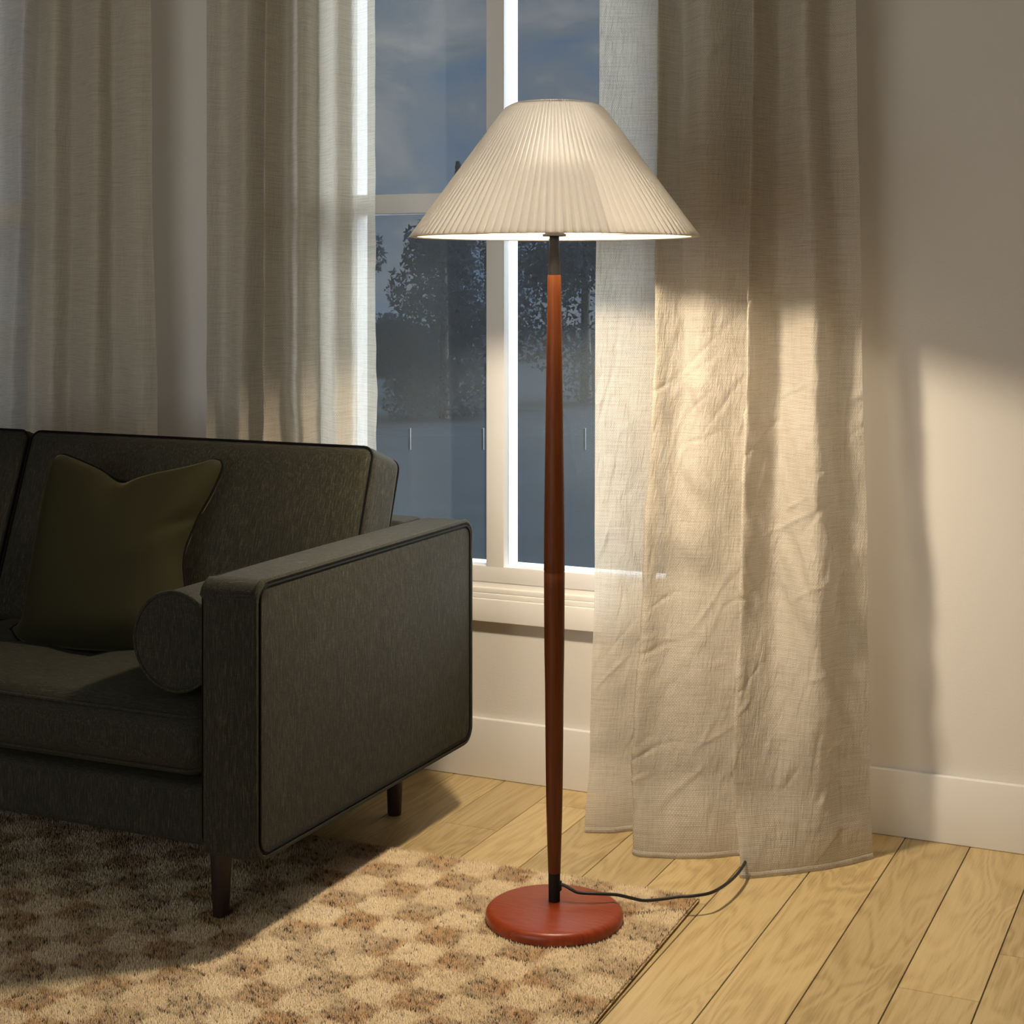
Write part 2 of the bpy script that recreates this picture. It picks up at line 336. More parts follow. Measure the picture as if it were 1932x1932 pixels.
# floor of separate boards
def floor():
    w, x0, Lp = .131148, -1.72383, 1.025; v = []; f = []; pk = []
    k0 = int((XL - x0) // w) - 1; k1 = int((XR - x0) // w) + 2
    for k in range(k0, k1):
        a, c = x0 + k * w + .0008, x0 + (k + 1) * w - .0008
        y = 2.875 + (.205 * k) % Lp - 7 * Lp
        while y < W:
            y0, y1 = max(y, YB) + .0006, min(y + Lp, W) - .0006
            if y1 > YB + .02:
                n = len(v); e = .0006
                v += [(a, y0, -.0012), (c, y0, -.0012), (c, y1, -.0012), (a, y1, -.0012), (a + e, y0 + e, 0), (c - e, y0 + e, 0), (c - e, y1 - e, 0), (a + e, y1 - e, 0)]
                q = [(n + 4, n + 5, n + 6, n + 7), (n, n + 1, n + 5, n + 4), (n + 1, n + 2, n + 6, n + 5), (n + 2, n + 3, n + 7, n + 6), (n + 3, n, n + 4, n + 7)]
                f += q; r = RNG.random(3); pk += [r] * len(q)
            y += Lp
    n = len(v); v += [(XL, YB, -.0013), (XR, YB, -.0013), (XR, W, -.0013), (XL, W, -.0013), (XL, YB, -.05), (XR, YB, -.05), (XR, W, -.05), (XL, W, -.05)]
    f += [(n, n + 1, n + 2, n + 3), (n + 7, n + 6, n + 5, n + 4)]; pk += [(0, 0, -2.)] * 2
    o = mesh_obj('floor', v, f, m_floor(), smooth=False)
    o.data.materials.append(m_plain('dark_seam', (.035, .02, .01, 1), .9)); o.data.polygons[-1].material_index = 1; o.data.polygons[-2].material_index = 1
    at = o.data.attributes.new('plank', 'FLOAT_VECTOR', 'FACE'); at.data.foreach_set('vector', np.array(pk, dtype=np.float32).ravel())
    structure(o)
floor()
# windows: white frame with one mullion and a meeting rail, stool and apron below
def window(k):
    x0, x1 = WIN[k]; root = bpy.data.objects.new('window_%d' % k, None); COL.objects.link(root); root.location = ((x0 + x1) / 2, W, Z0); structure(root)
    fy0, fy1 = W - .004, W + .075; cx = -1.6215 if k == 1 else (x0 + x1) / 2
    zr0 = .4545                                                  # lower edge of bottom rail
    fr = MB(); gl = x0 + .088; gr = x1 - .088
    fr.box(x0, gl, fy0, fy1, zr0, Z1, .002).box(gr, x1, fy0, fy1, zr0, Z1, .002).box(gl - .002, gr + .002, fy0, fy1, zr0, .4925, .002).box(gl - .002, gr + .002, fy0, fy1, Z1 - .06, Z1, .002)
    fr.build('window_frame', FRAME, root)
    MB().box(cx - .0225, cx + .0225, fy0, fy1, .490, Z1 - .05, .0015).build('mullion', FRAME, root)
    for a, c in ((gl, cx - .0225), (cx + .0225, gr)):
        MB().box(a - .002, c + .002, fy0 + .001, fy1, 1.318, 1.364, .0015).build('meeting_rail', FRAME, root)
    for a, c in ((gl, cx - .0225), (cx + .0225, gr)):
        MB().box(a - .004, c + .004, W + .020, W + .0245, .488, Z1 - .055).build('glass_pane', GLASS, root, smooth=False)
    s = MB(); e = .065
    s.box(x0 - e, x1 + e, W - .002, W + .05, .441, .4545)                       # recess under the bottom rail
    s.box(x0 - e, x1 + e, W - .014, W + .02, .4315, .4430, .002)
    s.box(x0 - e, x1 + e, W - .018, W + .02, .4195, .4312, .002)
    s.build('window_sill', TRIM, root)
    MB().box(x0 - e, x1 + e, W - .023, W + .02, .366, .4193, .002).build('apron', TRIM, root)
    c = MB()
    for a, q in ((x0 - .06, x0 + .004), (x1 - .004, x1 + .06)): c.box(a, q, W - .018, W + .01, .4545, Z1 + .07, .003)
    c.box(x0, x1, W - .018, W + .01, Z1 - .004, Z1 + .07, .003)
    c.build('casing', TRIM, root)
    MB().box(x0, x1, W + .075, W + T + .03, Z0 - .03, .4545, .002).build('outer_sill', FRAME, root)
window(1); window(2)

# ------------------------------------------------------------------ outside: dark field below the house, fence and trees
structure(mesh_obj('ground', [(-160, 8, -5), (60, 8, -5), (60, 200, -5), (-160, 200, -5), (-160, 8, -5.3), (60, 8, -5.3), (60, 200, -5.3), (-160, 200, -5.3)],
    [(0, 1, 2, 3), (7, 6, 5, 4), (0, 4, 5, 1), (1, 5, 6, 2), (2, 6, 7, 3), (3, 7, 4, 0)], m_leaf('dark_meadow', (.017, .024, .031, 1)), smooth=False))
TRUNK = m_plain('dark_bark', (.03, .026, .022, 1), .9)
def tree(name, label, px, dist, w, top, kind, colr):
    base = CAM + dist * (FW + (px - 966) / FPX * RT); base[2] = -5
    root = empty(name, tuple(base), label, 'tree', 'trees across the field')
    h = top + 5
    MB().lathe([(.001, -.3), (w * .07, -.3), (w * .05, h * .5), (w * .012, h * .93), (.001, h * .95)], 10, tuple(base)).build('trunk', TRUNK, root)
    n = 9000; P = []
    if kind == 'spire':
        t = RNG.random(n) ** .8; r = w * (1 - t) * (.35 + .65 * RNG.random(n)) * (1 + .25 * np.sin(t * 60)); a = RNG.random(n) * 6.283
        P = np.stack([r * np.cos(a), r * np.sin(a), h * (.05 + .95 * t)], 1)
    else:
        cl = [(RNG.normal(0, w * .42), RNG.normal(0, w * .35), h * (.10 + .72 * RNG.random()), w * (.30 + .28 * RNG.random())) for _ in range(16)] + [(0, 0, h * .55, w * .7), (0, 0, h * .82, w * .32)]
        for i in range(n):
            c = cl[i % len(cl)]; d = RNG.normal(size=3); d /= np.linalg.norm(d); q = np.array(c[:3]) + d * c[3] * RNG.random() ** .35; q[2] = min(max(q[2], .2), h); P.append(q)
        P = np.array(P)
    s = (.15 if kind != 'spire' else .12) * (.5 + RNG.random(n)); A = RNG.normal(size=(n, 3)); B = RNG.normal(size=(n, 3))
    A /= np.linalg.norm(A, axis=1)[:, None]; B /= np.linalg.norm(B, axis=1)[:, None]
    V = np.stack([P + A * s[:, None], P - A * s[:, None] * .5 + B * s[:, None] * .8, P - A * s[:, None] * .5 - B * s[:, None] * .8], 1).reshape(-1, 3) + base
    mesh_obj('foliage', V, np.arange(3 * n).reshape(-1, 3), m_leaf(name + '_leaf', colr, .5), root, smooth=False)
HAZY_LEAF = (.024, .034, .050, 1)  # distance haze painted into the leaf colour as a blue cast
tree('leafy_tree', 'broad dark tree filling the left pane beside the mullion', 838, 74, 3.6, 4.6, 'round', HAZY_LEAF)
tree('leafy_tree', 'broad dark tree seen through the right pane behind the lamp pole', 1105, 84, 4.6, 6.4, 'round', HAZY_LEAF)
tree('leafy_tree', 'low dark tree at the left edge of the left pane by the curtain', 735, 108, 3.0, -.9, 'round', HAZY_LEAF)
tree('leafy_tree', 'dark tree standing behind the mullion between the two panes', 965, 126, 4.6, 7.6, 'round', HAZY_LEAF)
tree('conifer', 'slim dark conifer spire rising above the tree tops in the upper left pane', 864, 88, 2.0, 7.7, 'spire', HAZY_LEAF)
POST = m_plain('weathered_white_post', (.10, .11, .125, 1), .8)
for px, lab in ((773, 'pale fence post in the field, left one of two in the left pane'), (911, 'pale fence post in the field beside the window mullion'), (1103, 'pale fence post in the field seen through the right pane')):
    p = CAM + 60 * (FW + (px - 966) / FPX * RT)
    o = MB().box(p[0] - .04, p[0] + .04, p[1] - .04, p[1] + .04, -5.0, -4.2, .01).build('fence_post', POST); tag(o, lab, 'post', 'fence posts across the field')
a = CAM + 60.06 * (FW + (600 - 966) / FPX * RT); c = CAM + 60.06 * (FW + (1250 - 966) / FPX * RT)
w_ = MB()
for z in (-4.25, -4.5): w_.tube([(a[0], a[1], z), (c[0], c[1], z)], .006, 5)
tag(w_.build('fence_wire', POST), 'thin wires strung along the pale posts across the field', 'wire')

# ------------------------------------------------------------------ curtains
def curtain(name, levels, label, ztop=2.5, nu=220, nv=90, wr=1.0, creases=0):
    """levels: list of (z, [(px, row-at-that-z, Y)...]) with equal counts, from the floor up; the cloth is splined along and lofted up"""
    rows = []
    for z, pts in levels:
        P = []
        for px, Y in pts:
            r = sight(px, HZ); t = Y / r[1]; P.append((r[0] * t, Y))
        sp = spline(P, nu); rows.append((z, np.array(sp)))
    zs = np.array([r[0] for r in rows]); V = []; UV = []
    zz = np.concatenate([np.linspace(0.002, .12, 14)[:-1], np.linspace(.12, 1.35, int(nv * .72)), np.linspace(1.35, ztop, nv - int(nv * .72) + 1)[1:]])
    base = np.array(rows[len(rows) // 2][1]); arc = np.concatenate([[0], np.cumsum(np.linalg.norm(np.diff(base, axis=0), axis=1))])
    tot = arc[-1]; cz = np.random.default_rng(11); CR_ = []
    for _ in range(int(creases)):                                   # short slack creases, thickest around knee to waist height
        th = cz.uniform(.25, 1.0) if cz.random() < .6 else cz.uniform(1.15, 1.5)
        CR_.append((cz.uniform(0, tot), cz.choice((cz.uniform(.05, .55), cz.normal(.88, .17))), th, cz.uniform(.025, .075), cz.uniform(.003, .0055), cz.uniform(.0012, .0034) * cz.choice((-1, 1))))
    for z in zz:
        crease = np.zeros(nu)
        for a0, z0, th, ln, wd_, am in CR_:
            if abs(z - z0) > .12: continue
            da, dz = arc - a0, z - z0; u_ = da * math.cos(th) + dz * math.sin(th); v_ = -da * math.sin(th) + dz * math.cos(th)
            crease += am * np.exp(-(u_ / ln) ** 2) * np.exp(-(v_ / wd_) ** 2)
        i = min(max(np.searchsorted(zs, z) - 1, 0), len(zs) - 2); u = min(max((z - zs[i]) / (zs[i + 1] - zs[i]), 0), 1); u = u * u * (3 - 2 * u) if len(zs) > 2 else u
        L = rows[i][1] * (1 - u) + rows[i + 1][1] * u
        tg = np.gradient(L, axis=0); nrm = np.stack([tg[:, 1], -tg[:, 0]], 1); nrm /= np.linalg.norm(nrm, axis=1)[:, None] + 1e-9
        for j in range(nu):
            amp = wr * (.0028 + .0075 * max(0, 1 - abs(z - .62) / .6))
            q = mnoise.noise(Vector((arc[j] * 9 + z * 5, z * 7 - arc[j] * 6, 3.1))) + .6 * mnoise.noise(Vector((arc[j] * 30 + z * 14, z * 12, 9.7)))
            x, y = L[j] + nrm[j] * (q * amp + crease[j])
            V.append((x, y, z)); UV.append((arc[j], z))
    F = []; m = len(zz)
    for i in range(m - 1):
        for j in range(nu - 1): F.append((i * nu + j, i * nu + j + 1, (i + 1) * nu + j + 1, (i + 1) * nu + j))
    o = mesh_obj(name, V, F, CURT, None, True, UV); tag(o, label, 'curtain', 'sheer curtains at the windows')
    # stitched hem roll along the lower edge
    E = [Vector(V[j]) for j in range(nu)]
    hv = []; hf = []; huv = []; prof = [(0, .011), (-.0020, .010), (-.0032, .006), (-.0030, .001), (0, .0004), (.003, .003)]
    for j, p in enumerate(E):
        d = (E[min(j + 1, nu - 1)] - E[max(j - 1, 0)]); d.z = 0; d.normalize(); nn = Vector((d.y, -d.x, 0))
        for a, z in prof: hv.append((p.x - nn.x * a, p.y - nn.y * a, z)); huv.append((arc[j], z))
    k = len(prof)
    for j in range(nu - 1):
        for i in range(k - 1): hf.append((j * k + i, (j + 1) * k + i, (j + 1) * k + i + 1, j * k + i + 1))
    mesh_obj('hem', hv, hf, CURT, o, True, huv)
    return o
CR = [
 (0.0,  [(1103, 3.145), (1150, 3.165), (1204, 3.200), (1215, 3.150), (1196, 3.065), (1260, 3.075), (1330, 3.105), (1400, 3.150), (1425, 3.110), (1399, 3.035), (1470, 3.075), (1540, 3.130), (1600, 3.190), (1646, 3.245)]),
 (.16, [(1113, 3.200), (1150, 3.215), (1206, 3.250), (1214, 3.190), (1194, 3.105), (1250, 3.130), (1320, 3.150), (1398, 3.195), (1412, 3.150), (1384, 3.080), (1460, 3.130), (1540, 3.150), (1596, 3.215), (1642, 3.255)]),
 (.55, [(1122, 3.255), (1168, 3.270), (1228, 3.300), (1236, 3.240), (1216, 3.165), (1270, 3.200), (1326, 3.215), (1404, 3.260), (1416, 3.215), (1399, 3.140), (1465, 3.210), (1540, 3.170), (1588, 3.235), (1637, 3.265)]),
 (1.05,[(1123, 3.275), (1175, 3.300), (1246, 3.325), (1252, 3.265), (1236, 3.185), (1290, 3.240), (1330, 3.230), (1418, 3.290), (1426, 3.240), (1411, 3.165), (1470, 3.255), (1534, 3.190), (1580, 3.265), (1626, 3.275)]),
 (1.65,[(1131, 3.285), (1186, 3.315), (1250, 3.335), (1257, 3.280), (1242, 3.215), (1290, 3.285), (1332, 3.215), (1428, 3.310), (1436, 3.260), (1421, 3.195), (1470, 3.285), (1518, 3.225), (1566, 3.295), (1616, 3.270)]),
 (2.5, [(1139, 3.295), (1194, 3.325), (1254, 3.340), (1260, 3.285), (1244, 3.235), (1290, 3.300), (1334, 3.225), (1432, 3.320), (1440, 3.270), (1427, 3.210), (1470, 3.300), (1516, 3.235), (1560, 3.305), (1608, 3.270)]),
]
curtain('sheer_curtain', CR, 'floor length beige sheer curtain right of the window behind the lamp', nu=300, nv=420, creases=190)
CB = [
 (0.0,  [(388, 3.250), (425, 3.300), (455, 3.235), (505, 3.320), (512, 3.270), (499, 3.215), (540, 3.290), (575, 3.220), (606, 3.300), (636, 3.230), (672, 3.290), (712, 3.240)]),
 (.8,  [(390, 3.260), (425, 3.305), (452, 3.235), (503, 3.320), (510, 3.270), (498, 3.220), (540, 3.295), (572, 3.225), (606, 3.305), (632, 3.235), (670, 3.290), (711, 3.240)]),
 (1.4, [(390, 3.270), (428, 3.310), (460, 3.240), (506, 3.320), (512, 3.275), (499, 3.225), (540, 3.300), (570, 3.235), (604, 3.305), (632, 3.245), (670, 3.295), (708, 3.250)]),
 (2.5, [(389, 3.275), (430, 3.315), (470, 3.250), (517, 3.325), (524, 3.280), (510, 3.230), (545, 3.305), (572, 3.240), (602, 3.310), (636, 3.250), (670, 3.300), (706, 3.260)]),
]
curtain('sheer_curtain', CB, 'beige sheer curtain behind the sofa hanging at the left side of the window', nu=200, nv=160, wr=.7, creases=60)
CA = [
 (0.0,  [(-260, 3.27), (-190, 3.31), (-120, 3.24), (-50, 3.31), (-15, 3.26), (14, 3.22), (60, 3.30), (92, 3.24), (130, 3.30), (170, 3.235), (222, 3.30), (262, 3.245), (300, 3.27)]),
 (.8,  [(-260, 3.27), (-190, 3.31), (-120, 3.24), (-50, 3.31), (-5, 3.27), (20, 3.22), (62, 3.30), (94, 3.245), (132, 3.30), (172, 3.24), (218, 3.30), (260, 3.25), (297, 3.27)]),
 (1.45,[(-260, 3.28), (-190, 3.31), (-120, 3.25), (-50, 3.31), (10, 3.28), (38, 3.23), (70, 3.305), (98, 3.25), (140, 3.305), (180, 3.25), (216, 3.305), (255, 3.26), (287, 3.275)]),
 (2.5, [(-260, 3.28), (-190, 3.31), (-120, 3.25), (-50, 3.315), (30, 3.29), (60, 3.24), (85, 3.31), (112, 3.26), (150, 3.31), (185, 3.255), (216, 3.305), (250, 3.265), (280, 3.28)]),
]
curtain('sheer_curtain', CA, 'beige sheer curtain behind the sofa at the left edge of the picture', nu=200, nv=160, wr=.7, creases=60)

# ------------------------------------------------------------------ rug
def rug():
    c, s = math.cos(RUGROT), math.sin(RUGROT); wx, wy, h = 2.4, 1.62, .008
    ax, ay = np.array([c, s]), np.array([-s, c])
    root = mesh_obj('area_rug', [], [], None)
    bm = bmesh.new(); bmesh.ops.create_cube(bm, size=1)
    for p in bm.verts: p.co = ((p.co.x - .5) * wx, (p.co.y - .5) * wy, (p.co.z + .5) * h)
    bmesh.ops.bevel(bm, geom=[e for e in bm.edges], offset=.003, segments=2, affect='EDGES'); bm.to_mesh(root.data); bm.free()
    root.data.materials.append(RUGM); root.location = (RUGC[0], RUGC[1], 0); root.rotation_euler = (0, 0, RUGROT)
    tag(root, 'cream and brown checkered wool rug under the sofa front and lamp base', 'rug')
    # tufts, denser where the rug is nearest
    st = .0033; X = np.arange(-1.62, 0, st); Y = np.arange(-1.15, 0, st); gx, gy = np.meshgrid(X, Y); gx = gx.ravel(); gy = gy.ravel()
    gx = gx + RNG.uniform(-.5, .5, gx.size) * st; gy = gy + RNG.uniform(-.5, .5, gy.size) * st
    w = np.stack([RUGC[0] + gx * c - gy * s, RUGC[1] + gx * s + gy * c], 1)
    d = w @ FW[:2]; r = w @ RT[:2]; px = 966 + FPX * r / d; py = HZ + FPX * EYE / d
    keep = (px > -60) & (px < 2000) & (py < 1990) & (np.hypot(w[:, 0] + 1.153, w[:, 1] - 2.667) > .119)
    for lx, ly in ((-1.7085, 2.4357),): keep &= np.hypot(w[:, 0] - lx, w[:, 1] - ly) > .017
    gx, gy = gx[keep], gy[keep]; n = gx.size
    R = .0019 * RNG.uniform(.7, 1.25, n); H = RNG.uniform(.0045, .0075, n); a0 = RNG.uniform(0, 6.28, n); lx = RNG.normal(0, .0016, n); ly = RNG.normal(0, .0016, n)
    V = np.zeros((n, 4, 3), np.float32)
    for k in range(3):
        V[:, k, 0] = gx + R * np.cos(a0 + k * 2.094); V[:, k, 1] = gy + R * np.sin(a0 + k * 2.094); V[:, k, 2] = h - .001
    V[:, 3, 0] = gx + lx; V[:, 3, 1] = gy + ly; V[:, 3, 2] = h + H
    F = (np.arange(n)[:, None, None] * 4 + np.array([[0, 1, 3], [1, 2, 3], [2, 0, 3]])[None]).reshape(-1, 3)
    me = bpy.data.meshes.new('pile'); me.vertices.add(n * 4); me.vertices.foreach_set('co', V.ravel())
    me.loops.add(F.size); me.loops.foreach_set('vertex_index', F.ravel().astype(np.int32)); me.polygons.add(len(F)); me.polygons.foreach_set('loop_start', (np.arange(len(F)) * 3).astype(np.int32))
    me.update(calc_edges=True); me.polygons.foreach_set('use_smooth', [True] * len(F)); me.materials.append(RUGM)
    o = bpy.data.objects.new('pile', me); COL.objects.link(o); o.parent = root; tag(o, kind='stuff')
rug()

# ------------------------------------------------------------------ sofa
AX0, AX1 = -1.664, -1.55; SY0, SY1 = 2.311, 3.137; SZ0, SZ1 = .165, .640; SLEFT = -3.59; CUX0, CUX1 = -3.476, -1.666
def sofa():
    root = empty('sofa', (-2.57, 2.72, 0), 'dark olive woven sofa with dark tapered wooden legs in front of the window wall', 'sofa')
    def block(name, x0, x1, y0, y1, z0, z1, r, puff, mat=SOFA, rot=0, n=18, warp=None, parent=root):
        v, f = puffbox((x1 - x0, y1 - y0, z1 - z0), r, puff, n, warp); v0 = v; c = np.array([(x0 + x1) / 2, (y0 + y1) / 2, (z0 + z1) / 2])
        if rot:
            ca, sa = math.cos(rot), math.sin(rot); v = [np.array([p[0], p[1] * ca - p[2] * sa, p[1] * sa + p[2] * ca]) for p in v]
        o = mesh_obj(name, [p + c for p in v], f, mat, parent); weave_attr(o, [p + c for p in v0]); return o
    def welt(parent, pts, r=.0042, mat=SOFA): return MB().tube(pts, r, 8, True).build('piping', mat, parent)
    def rrect(u0, u1, v0, v1, r, fn, n=6):
        out = []
        for cu, cv, a in ((u1 - r, v1 - r, 0), (u0 + r, v1 - r, 1), (u0 + r, v0 + r, 2), (u1 - r, v0 + r, 3)):
            for k in range(n + 1):
                t = (a + k / n) * math.pi / 2; out.append(fn(cu + r * math.cos(t), cv + r * math.sin(t)))
        dense = []
        for i in range(len(out)):
            p, q = Vector(out[i]), Vector(out[(i + 1) % len(out)]); m = max(1, int((q - p).length / .03))
            dense += [p.lerp(q, k / m) for k in range(m)]
        return dense
    # arms
    for x0, x1, sg in ((AX0, AX1, 1), (SLEFT, SLEFT + AX1 - AX0, -1)):
        hy, hz, RF = (SY1 - SY0) / 2, (SZ1 - SZ0) / 2, .034
        def soft(p, u):                                              # generous radius where the arm's top rolls over its front
            a, b_ = -(p[1] + hy - RF), p[2] - (hz - RF)
            if a > 0 and b_ > 0: th = math.pi / 4 * (b_ / a if b_ < a else 2 - a / b_); p[1], p[2] = -(hy - RF) - (RF + .002) * math.cos(th), hz - RF + (RF + .002) * math.sin(th)
            return p
        arm = block('arm', x0, x1, SY0, SY1, SZ0, SZ1, .013, (.004, .004, .007), n=60, warp=soft)
        xo = x1 if sg > 0 else x0
        welt(arm, rrect(SY0 + .003, SY1 - .003, SZ0 + .003, SZ1 + .0005, .032, lambda u, v: (xo - sg * .0035, u, v)), .0060)
        welt(arm, rrect(SY0 + .0115, SY1 - .0115, SZ0 + .0115, SZ1 - .0075, .026, lambda u, v: (xo + sg * .0008, u, v)), .0026, PIPE_CREVICE)  # black tube standing in for the shadowed crevice beside the welt
        xi = x0 if sg > 0 else x1
        welt(arm, rrect(SY0 + .002, SY1 - .002, SZ0 + .002, SZ1 - .0005, .034, lambda u, v: (xi + sg * .0030, u, v)), .0014, PIPE_CREVICE)
    # base rail, back frame, bench cushion
    block('seat_base', SLEFT + .11, AX0 + .004, SY0 + .024, SY1 - .02, SZ0 + .002, .274, .014, (0, .003, 0))
    block('back_frame', SLEFT + .11, AX0 + .004, SY1 - .105, SY1, SZ0 + .01, SZ1 + .002, .018, (0, .004, .004))
    def tuft(p, u):
        if u[2] > .2:
            for tx in (-.45, .0, .45):
                for ty in (-.15, .3):
                    d2 = ((u[0] - tx) * .9) ** 2 + ((u[1] - ty) * .32) ** 2; p[2] -= .016 * math.exp(-d2 / .0022) + .006 * math.exp(-d2 / .02)
        return p
    sc = block('seat_cushion', CUX0, CUX1, SY0 + .006, 2.99, .284, .408, .048, (.0, .010, .012), n=40, warp=tuft)
    for z in (.300, .394): welt(sc, rrect(CUX0 + .006, CUX1 - .006, SY0 + .013, 2.97, .05, lambda u, v: (u, v, z)), .0028)
    # back cushions
    mid = -2.572; L = math.radians(-19)
    for x0, x1 in ((mid + .004, CUX1), (CUX0, mid - .004)):
        cy, cz = 2.905, .590
        bc = block('back_cushion', x0, x1, cy - .066, cy + .066, cz - .215, cz + .215, .022, (.006, .022, .006), rot=L, n=26)
        for off in (-.058, .058):
            ca, sa = math.cos(L), math.sin(L)
            fn = lambda u, v: (u, cy + off * ca - v * sa, cz + off * sa + v * ca)
            welt(bc, rrect(x0 + .0015, x1 - .0015, -.2145, .2145, .024, fn), .0026, PIPE_CREVICE)
    # legs: turned, tapered
    for x in (-1.7085, SLEFT + .158):
        for y in (2.4357, 3.08):
            z0 = .0085 if y < 2.8 else 0
            MB().lathe([(.0005, z0), (.0138, z0), (.0148, z0 + .003), (.0215, SZ0 + .004), (.0005, SZ0 + .006)], 28, (x, y, 0)).build('leg', LEGW, root)
sofa()
def bolster():
    cx, cz, r, y0, y1 = -1.7580, .5125, .0885, 2.362, 2.83
    root = empty('bolster_pillow', (cx, 2.6, .434), 'olive woven round bolster lying against the inner side of the sofa arm', 'bolster')
    pr = [(.0005, .004), (r * .5, .003), (r - .010, .0005), (r - .004, .003), (r, .012), (r + .001, .1), (r + .001, y1 - y0 - .1), (r, y1 - y0 - .012), (r - .005, y1 - y0 - .002), (.0005, y1 - y0)]
    b = MB(); b.lathe(pr, 72); b.v = [(cx + p[0], y0 + p[2], cz + p[1]) for p in b.v]; b.build('cover', SOFA, root)
    for y in (y0 + .004, y1 - .004):
        MB().tube([(cx + (r - .0005) * math.cos(t), y, cz + (r - .0005) * math.sin(t)) for t in np.linspace(0, 2 * math.pi, 73)[:-1]], .0035, 8, True).build('piping', SOFA, root)
bolster()
def throw_pillow():
    # four seam curves in the pillow's own leaning plane (u right, v up, metres), then filled and inflated
    yaw, lean = math.radians(14), math.radians(22)
    C0 = Vector((-2.150, 2.712, .590))
    U = Vector((math.cos(yaw), math.sin(yaw), 0)); Vv = Vector((-math.sin(yaw) * math.sin(lean), math.cos(yaw) * math.sin(lean), math.cos(lean))); Nn = U.cross(Vv)
    def on(px, py):
        r = Vector(sight(px, py)); o = Vector(CAM); t = (C0 - o).dot(Nn) / r.dot(Nn); p = o + r * t - C0; return np.array([p.dot(U), p.dot(Vv)])
    top = spline([on(*p) for p in ((111, 866), (119, 858), (140, 864), (185, 884), (243, 912), (310, 896), (380, 878), (406, 868), (417, 870))], 41)
    rgt = spline([on(*p) for p in ((366, 1240), (355, 1150), (346, 1055), (370, 985), (402, 925), (419, 885), (417, 870))], 41)
    bot = spline([on(*p) for p in ((20, 1186), (48, 1214), (130, 1226), (220, 1232), (300, 1236), (372, 1240))], 41)
    lft = spline([on(*p) for p in ((20, 1186), (50, 1160), (72, 1060), (88, 960), (101, 890), (111, 866))], 41)
    N = 41; G = np.zeros((N, N, 2))
    for i in range(N):
        for j in range(N):
            s, t = i / (N - 1), j / (N - 1)
            G[i, j] = (1 - t) * bot[i] + t * top[i] + (1 - s) * lft[j] + s * rgt[j] - ((1 - s) * (1 - t) * bot[0] + s * (1 - t) * bot[-1] + (1 - s) * t * top[0] + s * t * top[-1])
    root = empty('throw_pillow', (C0.x, C0.y, .415), 'square olive velvet throw pillow with dark piping leaning on the sofa back cushion', 'pillow')
    v = []; f = []
    def thick(s, t):
        a = max(0, 4 * s * (1 - s)); b = max(0, 4 * t * (1 - t)); e = .076 * (a ** .42) * (b ** .42) * (.6 + .4 * (a * b) ** .5)
        e -= .044 * math.exp(-((s - .47 - .10 * (1 - t)) / .05) ** 2 - ((1 - t) / .20) ** 2)                   # chop in the top edge
        e -= .022 * math.exp(-((s - .93) / .16) ** 2 - ((t - .52 + .25 * (1 - s)) / .035) ** 2)   # crease from the right seam
        e += .010 * math.exp(-((s - .78) / .14) ** 2 - ((t - .40) / .09) ** 2) + .008 * math.exp(-((s - .72) / .12) ** 2 - ((t - .15) / .06) ** 2)
        return max(e, 0)
    for side in (1, -1):
        for i in range(N):
            for j in range(N):
                s, t = i / (N - 1), j / (N - 1); p = C0 + U * G[i, j][0] + Vv * G[i, j][1] + Nn * (thick(s, t) * side + .014 * math.exp(-((s - .5) / .12) ** 2 - ((1 - t) / .15) ** 2)); v.append(p[:])
        o0 = 0 if side == 1 else N * N
        for i in range(N - 1):
            for j in range(N - 1):
                q = [o0 + i * N + j, o0 + (i + 1) * N + j, o0 + (i + 1) * N + j + 1, o0 + i * N + j + 1]; f.append(q if side == 1 else q[::-1])
    o = mesh_obj('cover', v, f, VELVET, root)
    bm = bmesh.new(); bm.from_mesh(o.data); bmesh.ops.remove_doubles(bm, verts=bm.verts, dist=1e-4); bm.to_mesh(o.data); bm.free()
    o.modifiers.new('s', 'SUBSURF').render_levels = 1
    ring = [v[i * N] for i in range(N)] + [v[(N - 1) * N + j] for j in range(1, N)] + [v[i * N + N - 1] for i in range(N - 2, -1, -1)] + [v[j] for j in range(N - 2, 0, -1)]
    MB().tube(ring, .0030, 8, True).build('piping', PIPE_CREVICE, root)
throw_pillow()

